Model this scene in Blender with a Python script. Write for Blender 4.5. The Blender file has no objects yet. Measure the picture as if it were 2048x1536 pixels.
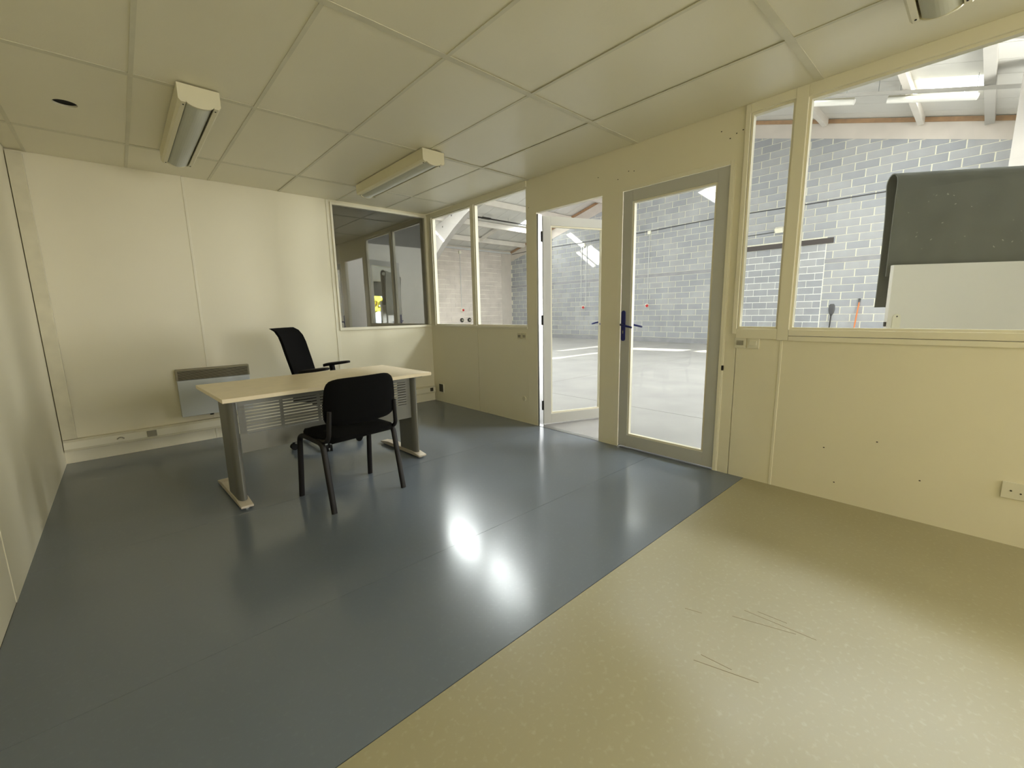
import bpy, bmesh, math, random
from mathutils import Vector, Matrix
random.seed(7)
sc = bpy.context.scene
COL = sc.collection
PI = math.pi

# ------------------------------------------------------------------ camera
F_PX, YAW, PITCH, ROLL = 853.267, 0.736, -0.167, -0.019
CAM = Vector((-3.185, -5.148, 1.209))
fw = Vector((math.sin(YAW)*math.cos(PITCH), math.cos(YAW)*math.cos(PITCH), math.sin(PITCH)))
rt = Vector((math.cos(YAW), -math.sin(YAW), 0))
upv = rt.cross(fw)
r2 = rt*math.cos(ROLL) + upv*math.sin(ROLL)
u2 = -rt*math.sin(ROLL) + upv*math.cos(ROLL)
cd = bpy.data.cameras.new('camera')
cam = bpy.data.objects.new('camera', cd)
COL.objects.link(cam)
cd.sensor_fit = 'HORIZONTAL'
cd.sensor_width = 36.0
cd.lens = 36.0*F_PX/2048.0
cd.clip_start = 0.02
cd.clip_end = 300
m3 = Matrix((r2, u2, -fw)).transposed()
cam.matrix_world = Matrix.Translation(CAM) @ m3.to_4x4()
sc.camera = cam

# ------------------------------------------------------------------ world, sun, daylight, fill lamps, exposure
def lin(c):
    return tuple(((v/255.0)/12.92 if v/255.0 <= 0.04045 else ((v/255.0+0.055)/1.055)**2.4) for v in c)

w = bpy.data.worlds.new('sky')
sc.world = w
w.use_nodes = True
bg = w.node_tree.nodes['Background']
bg.inputs['Color'].default_value = (0.86, 0.93, 1.0, 1)
bg.inputs['Strength'].default_value = 4.0

SUN_D = Vector((1.5, -2.05, -1.53)).normalized()
sd = bpy.data.lights.new('sun', 'SUN')
sd.energy = 80.0
sd.angle = math.radians(0.9)
sd.color = (1.0, 0.93, 0.78)
sun = bpy.data.objects.new('sun', sd)
COL.objects.link(sun)
sun.rotation_euler = SUN_D.to_track_quat('-Z', 'Y').to_euler()

def area(name, loc, direction, sx, sy, power, color=(1, 1, 1)):
    d = bpy.data.lights.new(name, 'AREA')
    d.shape = 'RECTANGLE'
    d.size = sx
    d.size_y = sy
    d.energy = power
    d.color = color
    o = bpy.data.objects.new(name, d)
    COL.objects.link(o)
    o.location = loc
    o.rotation_euler = Vector(direction).to_track_quat('-Z', 'Y').to_euler()
    return o

SL, SR = 0.262, 0.29           # warehouse roof slopes left / right of the ridge
RY, RZ = 0.8, 6.95             # ridge
def roof_z(y):
    return RZ - SL*(y-RY) if y > RY else RZ + SR*(y-RY)

# daylight at the hall's roof lights, the long strips being added ones (just below the translucent sheets)
def roof_day(name, x0, x1, y0, y1, power):
    yc = (y0+y1)/2
    sl = -SL if yc > RY else SR
    area(name, ((x0+x1)/2, yc, roof_z(yc)-0.03), (0, sl, -1), x1-x0, (y1-y0)*math.sqrt(1+sl*sl), power, (0.95, 0.98, 1.0))
roof_day('rooflight_day', 3.65, 4.29, 2.3, 9.4, 520)  # added strip out of view, brightens the hall
roof_day('rooflight_day', 3.65, 4.29, -6.5, -0.6, 480)  # likewise an added unseen strip to brighten the hall
roof_day('rooflight_day', 9.95, 10.59, 7.95, 8.7, 60)
roof_day('rooflight_day', 9.25, 9.89, -4.66, -3.8, 60)
# added fill lamp by the unseen hall end, brightens the block gable
area('end_wall_day', (-4.35, 1.5, 4.3), (1, 0, 0), 9.0, 2.6, 480, (0.96, 0.98, 1.0))
# added fill lamp at an unseen side-wall opening, brightens the office's left wall
area('roller_door_day', (7.1, -7.9, 1.95), (-0.55, 1, 0), 3.5, 3.6, 900, (1.0, 0.98, 0.95))
# daylight through the office's own window behind the camera
area('window_day_rear', (-1.1, -9.30, 1.62), (0, 1, -0.06), 1.5, 1.25, 30, (1.0, 0.97, 0.92))
area('window_day_side', (-0.06, -8.65, 1.62), (-1, 0.25, 0), 1.2, 1.25, 95, (1.0, 0.97, 0.92))  # added unseen side source, brightens the left wall

sc.view_settings.view_transform = 'Standard'
sc.view_settings.look = 'None'
sc.view_settings.exposure = 0.14
sc.view_settings.gamma = 1.0
sc.view_settings.use_curve_mapping = False
sc.cycles.max_bounces = 10
sc.cycles.diffuse_bounces = 6
sc.cycles.glossy_bounces = 4
sc.cycles.transparent_max_bounces = 12
sc.cycles.sample_clamp_indirect = 6.0
sc.cycles.caustics_reflective = False
sc.cycles.caustics_refractive = False

# ------------------------------------------------------------------ materials
M = {}
def mat(name, rgb, rough=0.5, metal=0.0, spec=0.5, var=0.0, scale=6.0, bump=0.0, bscale=60.0, rgb2=None, detail=4.0):
    m = bpy.data.materials.new(name)
    m.use_nodes = True
    nt = m.node_tree
    b = nt.nodes['Principled BSDF']
    c = lin(rgb)
    b.inputs['Base Color'].default_value = (*c, 1)
    b.inputs['Roughness'].default_value = rough
    b.inputs['Metallic'].default_value = metal
    b.inputs['Specular IOR Level'].default_value = spec
    tc = nt.nodes.new('ShaderNodeTexCoord')
    if var > 0 or rgb2:
        n = nt.nodes.new('ShaderNodeTexNoise')
        n.inputs['Scale'].default_value = scale
        n.inputs['Detail'].default_value = detail
        nt.links.new(tc.outputs['Object'], n.inputs['Vector'])
        r = nt.nodes.new('ShaderNodeValToRGB')
        r.color_ramp.elements[0].position = 0.3
        r.color_ramp.elements[1].position = 0.7
        if rgb2:
            c2 = lin(rgb2)
        else:
            c2 = tuple(min(1, v*(1+var)) for v in c)
            c = tuple(v*(1-var) for v in c)
        r.color_ramp.elements[0].color = (*c, 1)
        r.color_ramp.elements[1].color = (*c2, 1)
        nt.links.new(n.outputs['Fac'], r.inputs['Fac'])
        nt.links.new(r.outputs['Color'], b.inputs['Base Color'])
    if bump > 0:
        n2 = nt.nodes.new('ShaderNodeTexNoise')
        n2.inputs['Scale'].default_value = bscale
        n2.inputs['Detail'].default_value = 3
        nt.links.new(tc.outputs['Object'], n2.inputs['Vector'])
        bp = nt.nodes.new('ShaderNodeBump')
        bp.inputs['Strength'].default_value = bump
        bp.inputs['Distance'].default_value = 0.01
        nt.links.new(n2.outputs['Fac'], bp.inputs['Height'])
        nt.links.new(bp.outputs['Normal'], b.inputs['Normal'])
    M[name] = m
    return m

def glass(name, refl, tint=(1, 1, 1), rough=0.0, fres=True):
    m = bpy.data.materials.new(name)
    m.use_nodes = True
    nt = m.node_tree
    nt.nodes.clear()
    out = nt.nodes.new('ShaderNodeOutputMaterial')
    mix = nt.nodes.new('ShaderNodeMixShader')
    tr = nt.nodes.new('ShaderNodeBsdfTransparent')
    tr.inputs['Color'].default_value = (*tint, 1)
    gl = nt.nodes.new('ShaderNodeBsdfGlossy')
    gl.inputs['Roughness'].default_value = rough
    if fres:
        lw = nt.nodes.new('ShaderNodeLayerWeight'); lw.inputs['Blend'].default_value = 0.5
        pw_ = nt.nodes.new('ShaderNodeMath'); pw_.operation = 'POWER'; pw_.inputs[1].default_value = 5.0
        ma = nt.nodes.new('ShaderNodeMath'); ma.operation = 'MULTIPLY_ADD'; ma.inputs[1].default_value = 0.9; ma.inputs[2].default_value = refl
        nt.links.new(lw.outputs['Facing'], pw_.inputs[0]); nt.links.new(pw_.outputs['Value'], ma.inputs[0])
        nt.links.new(ma.outputs['Value'], mix.inputs['Fac'])
    else:
        mix.inputs['Fac'].default_value = refl
    nt.links.new(tr.outputs['BSDF'], mix.inputs[1])
    nt.links.new(gl.outputs['BSDF'], mix.inputs[2])
    nt.links.new(mix.outputs['Shader'], out.inputs['Surface'])
    M[name] = m

mat('cream_wall', (227, 221, 197), rough=0.42, var=0.02, scale=1.3, bump=0.03, bscale=180)
mat('cream_trim', (227, 222, 200), rough=0.38, var=0.02, scale=3)
mat('cream_trim_worn', (208, 202, 176), rough=0.45, var=0.06, scale=9)
mat('ceiling_paint', (228, 223, 200), rough=0.38, var=0.02, scale=1.1, bump=0.04, bscale=120)
mat('ceiling_bar', (212, 208, 186), rough=0.5, var=0.05, scale=7)
mat('dark_gap', (26, 24, 20), rough=0.9)
mat('plenum', (60, 55, 48), rough=0.9)
# vinyl floors: speckled, worn gloss
def vinyl(name, a, b, fleck, rough0, rough1, scuff=False):
    m = mat(name, a, rough=0.3)
    nt = m.node_tree
    bs = nt.nodes['Principled BSDF']
    tc = nt.nodes.new('ShaderNodeTexCoord')
    n1 = nt.nodes.new('ShaderNodeTexNoise'); n1.inputs['Scale'].default_value = 0.9; n1.inputs['Detail'].default_value = 3
    n2 = nt.nodes.new('ShaderNodeTexNoise'); n2.inputs['Scale'].default_value = 55; n2.inputs['Detail'].default_value = 3
    for n in (n1, n2): nt.links.new(tc.outputs['Object'], n.inputs['Vector'])
    r1 = nt.nodes.new('ShaderNodeValToRGB')
    r1.color_ramp.elements[0].position = 0.3; r1.color_ramp.elements[1].position = 0.72
    r1.color_ramp.elements[0].color = (*lin(a), 1); r1.color_ramp.elements[1].color = (*lin(b), 1)
    nt.links.new(n1.outputs['Fac'], r1.inputs['Fac'])
    r2_ = nt.nodes.new('ShaderNodeValToRGB')
    r2_.color_ramp.elements[0].position = 0.56; r2_.color_ramp.elements[1].position = 0.74
    r2_.color_ramp.elements[0].color = (0, 0, 0, 1); r2_.color_ramp.elements[1].color = (0.55, 0.55, 0.55, 1)
    nt.links.new(n2.outputs['Fac'], r2_.inputs['Fac'])
    mx = nt.nodes.new('ShaderNodeMixRGB'); mx.inputs['Color2'].default_value = (*lin(fleck), 1)
    nt.links.new(r2_.outputs['Color'], mx.inputs['Fac']); nt.links.new(r1.outputs['Color'], mx.inputs['Color1'])
    last = mx.outputs['Color']
    nt.links.new(last, bs.inputs['Base Color'])
    n3 = nt.nodes.new('ShaderNodeTexNoise'); n3.inputs['Scale'].default_value = 1.4; n3.inputs['Detail'].default_value = 3
    nt.links.new(tc.outputs['Object'], n3.inputs['Vector'])
    mr = nt.nodes.new('ShaderNodeMapRange')
    mr.inputs['From Min'].default_value = 0.35; mr.inputs['From Max'].default_value = 0.68
    mr.inputs['To Min'].default_value = rough0; mr.inputs['To Max'].default_value = rough1
    nt.links.new(n3.outputs['Fac'], mr.inputs['Value']); nt.links.new(mr.outputs['Result'], bs.inputs['Roughness'])
vinyl('vinyl_blue', (102, 110, 118), (107, 115, 124), (110, 118, 127), 0.15, 0.22)
vinyl('vinyl_beige', (152, 145, 114), (160, 153, 122), (172, 166, 138), 0.32, 0.42)
mat('scuff', (120, 108, 72), rough=0.6)
mat('door_alu', (186, 186, 180), rough=0.34, spec=0.5)
mat('blue_handle', (20, 28, 105), rough=0.3)
mat('steel', (170, 172, 172), rough=0.3, metal=1.0)
mat('dark_metal', (46, 44, 42), rough=0.5, metal=0.6)
mat('plastic_white', (220, 216, 196), rough=0.35)
mat('plastic_grey', (150, 146, 128), rough=0.45)
mat('plastic_dark', (58, 54, 40), rough=0.6)
mat('radiator_white', (205, 210, 212), rough=0.35)
mat('radiator_grille', (150, 143, 118), rough=0.5)
mat('desk_wood', (238, 224, 194), rough=0.42, var=0.035, scale=14)
mat('desk_edge', (210, 188, 146), rough=0.5)
mat('desk_metal', (120, 119, 111), rough=0.45, metal=0.35)
mat('desk_foot', (196, 186, 168), rough=0.45)
mat('chair_black', (8, 8, 8), rough=0.95, spec=0.15)
mat('chair_plastic', (9, 9, 9), rough=0.6, spec=0.25)
mat('chair_leg', (22, 19, 18), rough=0.5, spec=0.3)
mat('lamp_body', (222, 216, 188), rough=0.4)
mat('lamp_lens', (198, 200, 190), rough=0.22)
mat('conc_floor', (158, 156, 152), rough=0.5, rgb2=(142, 140, 137), scale=1.4, bump=0.05, bscale=20, detail=8)
mat('block_grey', (152, 153, 154), rough=0.9, var=0.10, scale=3.0, bump=0.5, bscale=90)
mat('block_grey_b', (142, 144, 147), rough=0.9, var=0.10, scale=3.0, bump=0.5, bscale=90)
mat('mortar', (220, 216, 196), rough=0.95, var=0.06, scale=20, bump=0.4, bscale=60)
mat('mortar_white', (226, 225, 218), rough=0.95, var=0.05, scale=20, bump=0.4, bscale=60)
mat('bond_beam', (136, 136, 138), rough=0.9, var=0.12, scale=4, bump=0.4, bscale=50)
mat('rake_concrete', (186, 178, 168), rough=0.9, var=0.06, scale=3)
mat('render_beige', (200, 191, 181), rough=0.9, var=0.12, scale=2.2, bump=0.4, bscale=30, detail=8)
mat('render_joint', (224, 218, 206), rough=0.95)
mat('timber', (160, 126, 92), rough=0.7, rgb2=(132, 104, 78), scale=8)
mat('roof_sheet', (205, 203, 196), rough=0.6, var=0.03, scale=3)
mat('purlin_white', (206, 200, 190), rough=0.6, var=0.05, scale=3)
mat('purlin_grey', (166, 163, 156), rough=0.6, var=0.05, scale=3)
mat('portal_grey', (160, 156, 150), rough=0.7, var=0.08, scale=2.0)
mat('lintel_dark', (52, 44, 42), rough=0.6)
mat('felt', (98, 99, 92), rough=1.0, spec=0.1, var=0.10, scale=5)
mat('felt_fluff', (150, 148, 138), rough=1.0)
mat('panel_white', (216, 213, 206), rough=0.4)
mat('socket_red', (190, 30, 40), rough=0.4)
mat('cable', (60, 60, 62), rough=0.6)
mat('conduit', (196, 196, 194), rough=0.5)
mat('orange_stick', (196, 110, 50), rough=0.6)
mat('wall_white', (226, 224, 216), rough=0.6)
mat('wall_grey', (120, 120, 116), rough=0.8)
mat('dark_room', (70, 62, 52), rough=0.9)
mat('shutter', (90, 92, 92), rough=0.6)
mat('asphalt', (120, 120, 120), rough=0.9)
mat('leaf_yellow', (214, 198, 70), rough=0.8, rgb2=(150, 160, 50), scale=5)
mat('car_blue', (140, 165, 200), rough=0.25)
mat('tyre', (25, 25, 25), rough=0.8)
glass('pane_clear', 0.03, (0.97, 0.985, 0.975))
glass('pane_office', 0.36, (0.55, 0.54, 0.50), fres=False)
# translucent roof light: lets the sky and part of the sun through
def rooflight():
    m = bpy.data.materials.new('rooflight')
    m.use_nodes = True
    nt = m.node_tree
    nt.nodes.clear()
    out = nt.nodes.new('ShaderNodeOutputMaterial')
    mix = nt.nodes.new('ShaderNodeMixShader'); mix.inputs['Fac'].default_value = 0.35
    tr = nt.nodes.new('ShaderNodeBsdfTransparent'); tr.inputs['Color'].default_value = (0.95, 0.97, 1, 1)
    tl = nt.nodes.new('ShaderNodeBsdfTranslucent'); tl.inputs['Color'].default_value = (0.9, 0.93, 0.95, 1)
    nt.links.new(tr.outputs['BSDF'], mix.inputs[1]); nt.links.new(tl.outputs['BSDF'], mix.inputs[2])
    nt.links.new(mix.outputs['Shader'], out.inputs['Surface'])
    M['rooflight'] = m
rooflight()

# ------------------------------------------------------------------ mesh helpers
class MB:
    def __init__(s):
        s.v = []; s.f = []
    def box(s, x0, x1, y0, y1, z0, z1):
        x0, x1 = sorted((x0, x1)); y0, y1 = sorted((y0, y1)); z0, z1 = sorted((z0, z1))
        n = len(s.v)
        s.v += [(x0,y0,z0),(x1,y0,z0),(x1,y1,z0),(x0,y1,z0),(x0,y0,z1),(x1,y0,z1),(x1,y1,z1),(x0,y1,z1)]
        s.f += [tuple(n+i for i in q) for q in ((0,3,2,1),(4,5,6,7),(0,1,5,4),(1,2,6,5),(2,3,7,6),(3,0,4,7))]
        return s
    def obox(s, c, ax, h):
        c = Vector(c); n = len(s.v)
        a = [Vector(q).normalized()*k for q, k in zip(ax, h)]
        for sz in (-1, 1):
            for sx, sy in ((-1,-1),(1,-1),(1,1),(-1,1)):
                s.v.append(tuple(c + a[0]*sx + a[1]*sy + a[2]*sz))
        s.f += [tuple(n+i for i in q) for q in ((0,3,2,1),(4,5,6,7),(0,1,5,4),(1,2,6,5),(2,3,7,6),(3,0,4,7))]
        return s
    def prism(s, poly, axis, a0, a1):
        # poly: 2-D points in the two other axes (x,y,z order without `axis`)
        n = len(s.v); k = len(poly)
        for a in (a0, a1):
            for p in poly:
                q = list(p); q.insert(axis, a); s.v.append(tuple(q))
        s.f.append(tuple(range(n, n+k))[::-1]); s.f.append(tuple(range(n+k, n+2*k)))
        for i in range(k):
            j = (i+1) % k
            s.f.append((n+i, n+j, n+k+j, n+k+i))
        return s
    def tube(s, pts, r, n=10, flat=1.0, ref=None):
        pts = [Vector(p) for p in pts]
        base = len(s.v); N = len(pts)
        rs = r if isinstance(r, (list, tuple)) else [r]*N
        prev = None
        for i, p in enumerate(pts):
            t = (pts[min(i+1, N-1)] - pts[max(i-1, 0)]).normalized()
            if prev is None:
                up = Vector(ref) if ref else (Vector((0,0,1)) if abs(t.z) < 0.9 else Vector((1,0,0)))
                a = (up - t*up.dot(t)).normalized()
            else:
                a = (prev - t*prev.dot(t)).normalized()
            prev = a
            b = t.cross(a)
            for k in range(n):
                th = 2*PI*k/n
                s.v.append(tuple(p + a*math.cos(th)*rs[i] + b*math.sin(th)*rs[i]*flat))
        for i in range(N-1):
            for k in range(n):
                k2 = (k+1) % n
                s.f.append((base+i*n+k, base+i*n+k2, base+(i+1)*n+k2, base+(i+1)*n+k))
        s.f.append(tuple(base+k for k in range(n))[::-1])
        s.f.append(tuple(base+(N-1)*n+k for k in range(n)))
        return s
    def lathe(s, prof, c=(0, 0, 0), n=20):
        base = len(s.v); c = Vector(c)
        for (r, z) in prof:
            for k in range(n):
                th = 2*PI*k/n
                s.v.append((c.x+r*math.cos(th), c.y+r*math.sin(th), c.z+z))
        m = len(prof)
        for i in range(m-1):
            for k in range(n):
                k2 = (k+1) % n
                s.f.append((base+i*n+k, base+i*n+k2, base+(i+1)*n+k2, base+(i+1)*n+k))
        s.f.append(tuple(base+k for k in range(n))[::-1])
        s.f.append(tuple(base+(m-1)*n+k for k in range(n)))
        return s
    def grid(s, fn, nu, nv, thick=None):
        # closed sheet: fn(u,v,side)->point with side 0/1
        base = len(s.v)
        for side in (0, 1):
            for i in range(nu+1):
                for j in range(nv+1):
                    s.v.append(tuple(fn(i/nu, j/nv, side)))
        K = (nu+1)*(nv+1)
        ix = lambda sd, i, j: base + sd*K + i*(nv+1) + j
        for i in range(nu):
            for j in range(nv):
                s.f.append((ix(0,i,j), ix(0,i+1,j), ix(0,i+1,j+1), ix(0,i,j+1)))
                s.f.append((ix(1,i,j), ix(1,i,j+1), ix(1,i+1,j+1), ix(1,i+1,j)))
        for i in range(nu):
            for j in (0, nv):
                q = (ix(0,i,j), ix(1,i,j), ix(1,i+1,j), ix(0,i+1,j))
                s.f.append(q if j == 0 else q[::-1])
        for j in range(nv):
            for i in (0, nu):
                q = (ix(0,i,j), ix(0,i,j+1), ix(1,i,j+1), ix(1,i,j))
                s.f.append(q if i == 0 else q[::-1])
        return s
    def mesh(s, name, m, smooth=False, bevel=0.0, seg=2):
        me = bpy.data.meshes.new(name)
        me.from_pydata(s.v, [], s.f)
        bm = bmesh.new(); bm.from_mesh(me)
        bmesh.ops.recalc_face_normals(bm, faces=bm.faces)
        if bevel > 0:
            ed = [e for e in bm.edges if len(e.link_faces) == 2 and e.calc_face_angle(0) > 0.6]
            bmesh.ops.bevel(bm, geom=ed, offset=bevel, segments=seg, affect='EDGES', profile=0.6)
        if smooth:
            for f in bm.faces: f.smooth = True
            for e in bm.edges:
                if len(e.link_faces) == 2 and e.calc_face_angle(0) > 0.75: e.smooth = False
        bm.to_mesh(me); bm.free()
        me.materials.append(M[m])
        return me
    def build(s, name, m, parent=None, smooth=False, bevel=0.0, seg=2):
        return link(name, s.mesh(name, m, smooth, bevel, seg), parent)

def link(name, me, parent=None):
    o = bpy.data.objects.new(name, me)
    COL.objects.link(o)
    if parent: o.parent = parent
    return o
def empty(name, loc=(0,0,0), rotz=0.0):
    o = bpy.data.objects.new(name, None)
    COL.objects.link(o)
    o.location = loc; o.rotation_euler = (0, 0, rotz)
    o.empty_display_size = 0.1
    return o
def tag(o, label, cat, group=None):
    o['label'] = label; o['category'] = cat
    if group: o['group'] = group
    return o
def thing(name, label, cat, loc=(0,0,0), rotz=0.0, group=None):
    return tag(empty(name, loc, rotz), label, cat, group)
def struct(o, label=None):
    o['kind'] = 'structure'
    if label: o['label'] = label
    return o
def sroot(name, label=None):
    return struct(empty(name), label)
def B(*a): return MB().box(*a)

XL = -3.668      # left wall
YB = -9.4        # rear wall
H = 2.5

# ================================================================== OFFICE SHELL
# ---- floor: base slab with vinyl sheets on it
fl = struct(B(XL-0.1, 0.06, YB-0.1, 0.1, -0.15, -0.004).build('floor', 'dark_gap'), 'office floor covered with blue and beige vinyl sheets')
seams = [0.0, -2.16, -3.39, -4.095]
for a, b in zip(seams[:-1], seams[1:]):
    B(XL, 0.0, b+0.0008, a-0.0008, -0.004, 0.0).build('vinyl_sheet', 'vinyl_blue', fl)['label'] = 'blue vinyl sheet'
B(XL, 0.0, YB, -4.0972, -0.004, 0.0).build('vinyl_sheet', 'vinyl_beige', fl)['label'] = 'beige speckled vinyl sheet'
# scuff marks on the beige sheet
for (p, q) in (((-1.852, -4.593), (-1.79, -4.78)), ((-1.81, -4.60), (-1.80, -4.70)), ((-1.53, -4.60), (-1.46, -4.80)), ((-1.46, -4.62), (-1.44, -4.86)), ((-1.43, -4.66), (-1.42, -4.76)), ((-1.62, -4.45), (-1.60, -4.51))):
    d = (Vector((*q, 0))-Vector((*p, 0))); c = (Vector((*q, 0))+Vector((*p, 0)))/2; c.z = 0.0002
    MB().obox(c, (d, d.cross(Vector((0,0,1))), (0,0,1)), (d.length/2, 0.0012, 0.0002)).build('scuff_mark', 'scuff', fl)
# metal threshold strips at the doors
for (a, b) in ((-2.83, -2.04), (-3.88, -3.04)):
    B(-0.004, 0.055, a, b, 0.0, 0.003).build('threshold_strip', 'steel', fl)

# ---- ceiling: slab, bars and separate boards
ce = struct(B(XL-0.1, 0.06, YB-0.1, 0.1, 2.72, 2.82).build('ceiling', 'plenum'), 'suspended ceiling of cream boards')
xl = [0.0, -0.581, -1.178, -1.781, -2.39, -2.975, -3.56, XL]
yl = [0.0, -0.674, -1.92, -3.145, -4.351, -5.57, -6.79, -8.0, -9.2, YB]
for y in yl[1:-1]:
    B(XL, 0.0, y-0.019, y+0.019, 2.4985, 2.501).build('ceiling_bar', 'ceiling_bar', ce)
for x in xl[1:-1]:
    for a, b in zip(yl[:-1], yl[1:]):
        B(x-0.010, x+0.010, b+0.019, a-0.019, 2.498, 2.501).build('cross_bar', 'ceiling_bar', ce)
HOLE = (-3.262, -1.258, 0.056)
for i in range(len(xl)-1):
    for j in range(len(yl)-1):
        g = 0.0035
        x1, x0 = xl[i]-g, xl[i+1]+g
        y1, y0 = yl[j]-g, yl[j+1]+g
        z = 2.5015 + random.choice((0, 0, 0.001, 0.003))
        if x0 < HOLE[0] < x1 and y0 < HOLE[1] < y1:
            hx, hy, hr = HOLE
            ang = [2*PI*k/28 for k in range(28)] + [math.atan2(yy-hy, xx-hx) % (2*PI) for xx in (x0, x1) for yy in (y0, y1)]
            ang.sort()
            mb = MB(); K = len(ang)
            for zz in (z, z+0.012):
                for t in ang:
                    mb.v.append((hx+hr*math.cos(t), hy+hr*math.sin(t), zz))
                for t in ang:
                    c_, s_ = math.cos(t), math.sin(t)
                    k = min(((x1-hx)/c_ if c_ > 1e-6 else (x0-hx)/c_ if c_ < -1e-6 else 1e9), ((y1-hy)/s_ if s_ > 1e-6 else (y0-hy)/s_ if s_ < -1e-6 else 1e9))
                    mb.v.append((hx+k*c_, hy+k*s_, zz))
            for k in range(K):
                k2 = (k+1) % K
                mb.f += [(k, K+k, K+k2, k2), (2*K+k, 2*K+k2, 3*K+k2, 3*K+k), (k, k2, 2*K+k2, 2*K+k), (K+k, 3*K+k, 3*K+k2, K+k2)]
            o = mb.build('ceiling_board', 'ceiling_paint', ce)
            o['label'] = 'ceiling board with a round empty hole'
        else:
            B(x0, x1, y0, y1, z, z+0.012).build('ceiling_board', 'ceiling_paint', ce)
# black void above the hole
MB().lathe([(0.085, 0.0), (0.085, 0.15), (0.0005, 0.15)], (HOLE[0], HOLE[1], 2.516), 24).build('hole_lining', 'dark_gap', ce)

# ---- back wall (y = 0): panels, joint strip, window
wb = sroot('wall_back', 'cream back wall of joined panels')
B(XL-0.06, -2.597, 0.0, 0.06, 0, 2.52).build('wall_panel', 'cream_wall', wb)
B(-2.585, -1.30, 0.0, 0.06, 0, 2.52).build('wall_panel', 'cream_wall', wb)
B(-1.265, 0.0, 0.0, 0.06, 0, 1.03).build('wall_panel', 'cream_wall', wb)
B(-1.27, 0.05, 0.0, 0.06, 2.475, 2.52).build('wall_header', 'cream_wall', wb)
B(-2.60, -2.58, -0.004, 0.02, 0, 2.5).build('joint_strip', 'cream_trim', wb, bevel=0.002)
B(-1.302, -1.262, -0.006, 0.06, 0, 2.5).build('joint_strip', 'cream_trim', wb, bevel=0.002)
w1 = sroot('window_1', 'dim interior window reflecting the partition')
for (a, b, c, d) in ((-1.262, 0.0, 1.03, 1.062), (-1.262, 0.0, 2.452, 2.478), (-1.262, -1.238, 1.062, 2.452), (-0.045, -0.008, 1.062, 2.452)):
    B(a, b, -0.018, 0.05, c, d).build('window_frame', 'cream_trim', w1, bevel=0.003)
B(-1.24, -0.044, 0.018, 0.024, 1.06, 2.454).build('pane', 'pane_office', w1)
# dark neighbouring room behind that window
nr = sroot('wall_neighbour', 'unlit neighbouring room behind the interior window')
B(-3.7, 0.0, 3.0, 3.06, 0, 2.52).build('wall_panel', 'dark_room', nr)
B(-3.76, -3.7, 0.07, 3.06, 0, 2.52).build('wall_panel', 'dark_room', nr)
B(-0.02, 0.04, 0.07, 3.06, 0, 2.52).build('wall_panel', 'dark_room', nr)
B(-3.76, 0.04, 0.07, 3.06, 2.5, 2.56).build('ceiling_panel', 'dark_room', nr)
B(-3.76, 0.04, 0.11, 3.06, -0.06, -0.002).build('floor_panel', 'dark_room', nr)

# ---- left wall
wl = sroot('wall_left', 'cream left wall of joined panels')
B(XL-0.06, XL, -2.437, 0.0, 0, 2.52).build('wall_panel', 'cream_wall', wl)
B(XL-0.06, XL-0.002, YB, -2.443, 0, 2.52).build('wall_panel', 'cream_wall', wl)
# ---- rear wall with its window (behind the camera)
wr = sroot('wall_rear', 'cream rear wall around the daylight window')
B(XL-0.06, -1.95, YB-0.1, YB, 0, 2.52).build('wall_panel', 'cream_wall', wr)
B(-0.25, 0.05, YB-0.1, YB, 0, 2.52).build('wall_panel', 'cream_wall', wr)
B(-1.95, -0.25, YB-0.1, YB, 0, 0.95).build('wall_panel', 'cream_wall', wr)
B(-1.95, -0.25, YB-0.1, YB, 2.3, 2.52).build('wall_panel', 'cream_wall', wr)
w6 = sroot('window_6', 'exterior side window of the office, behind the viewer')  # window added to go with the side fill lamp
for (a, b, c, d) in ((-9.25, -8.05, 0.98, 1.02), (-9.25, -8.05, 2.22, 2.26), (-9.25, -9.21, 1.02, 2.22), (-8.09, -8.05, 1.02, 2.22)):
    B(0.0, 0.05, a, b, c, d).build('window_frame', 'plastic_white', w6)
B(0.022, 0.028, -9.21, -8.09, 1.02, 2.22).build('pane', 'pane_clear', w6)
w9 = sroot('window_9', 'office window behind the viewer')
for (a, b, c, d) in ((-1.95, -0.25, 0.95, 1.0), (-1.95, -0.25, 2.25, 2.3), (-1.95, -1.9, 1.0, 2.25), (-0.3, -0.25, 1.0, 2.25), (-1.13, -1.07, 1.0, 2.25)):
    B(a, b, YB-0.08, YB-0.02, c, d).build('window_frame', 'plastic_white', w9)
for a, b in ((-1.9, -1.13), (-1.07, -0.3)):
    B(a, b, YB-0.053, YB-0.047, 1.0, 2.25).build('pane', 'pane_clear', w9)

# ---- right wall: glazed partition (x = 0 .. 0.05)
wp = sroot('wall_right', 'cream glazed partition between office and warehouse')
T = 0.05
def pan(y0, y1, z0, z1, m='cream_wall', n='wall_panel', x0=0.0, bev=0.0):
    return B(x0, T, y0, y1, z0, z1).build(n, m, wp, bevel=bev)
pan(-1.03, 0.0, 0, 1.03)                # below the two small windows
pan(-1.90, -1.036, 0, 1.03)
pan(-3.985, -1.90, 2.175, 2.52, n='wall_header')
pan(-3.02, -2.83, 0, 2.175, n='door_post', x0=-0.004)
pan(-2.04, -1.90, 0, 2.175, n='door_post', x0=-0.004, bev=0.003)
pan(-3.985, -3.885, 0, 2.175, n='door_post')
pan(-4.262, -3.99, 0, 1.0)
pan(-7.4, -4.268, 0, 1.0)
pan(-8.05, -7.4, 0, 2.52)
pan(YB, -9.25, 0, 2.52)
pan(-9.25, -8.05, 0, 0.98)
pan(-9.25, -8.05, 2.26, 2.52)
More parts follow.
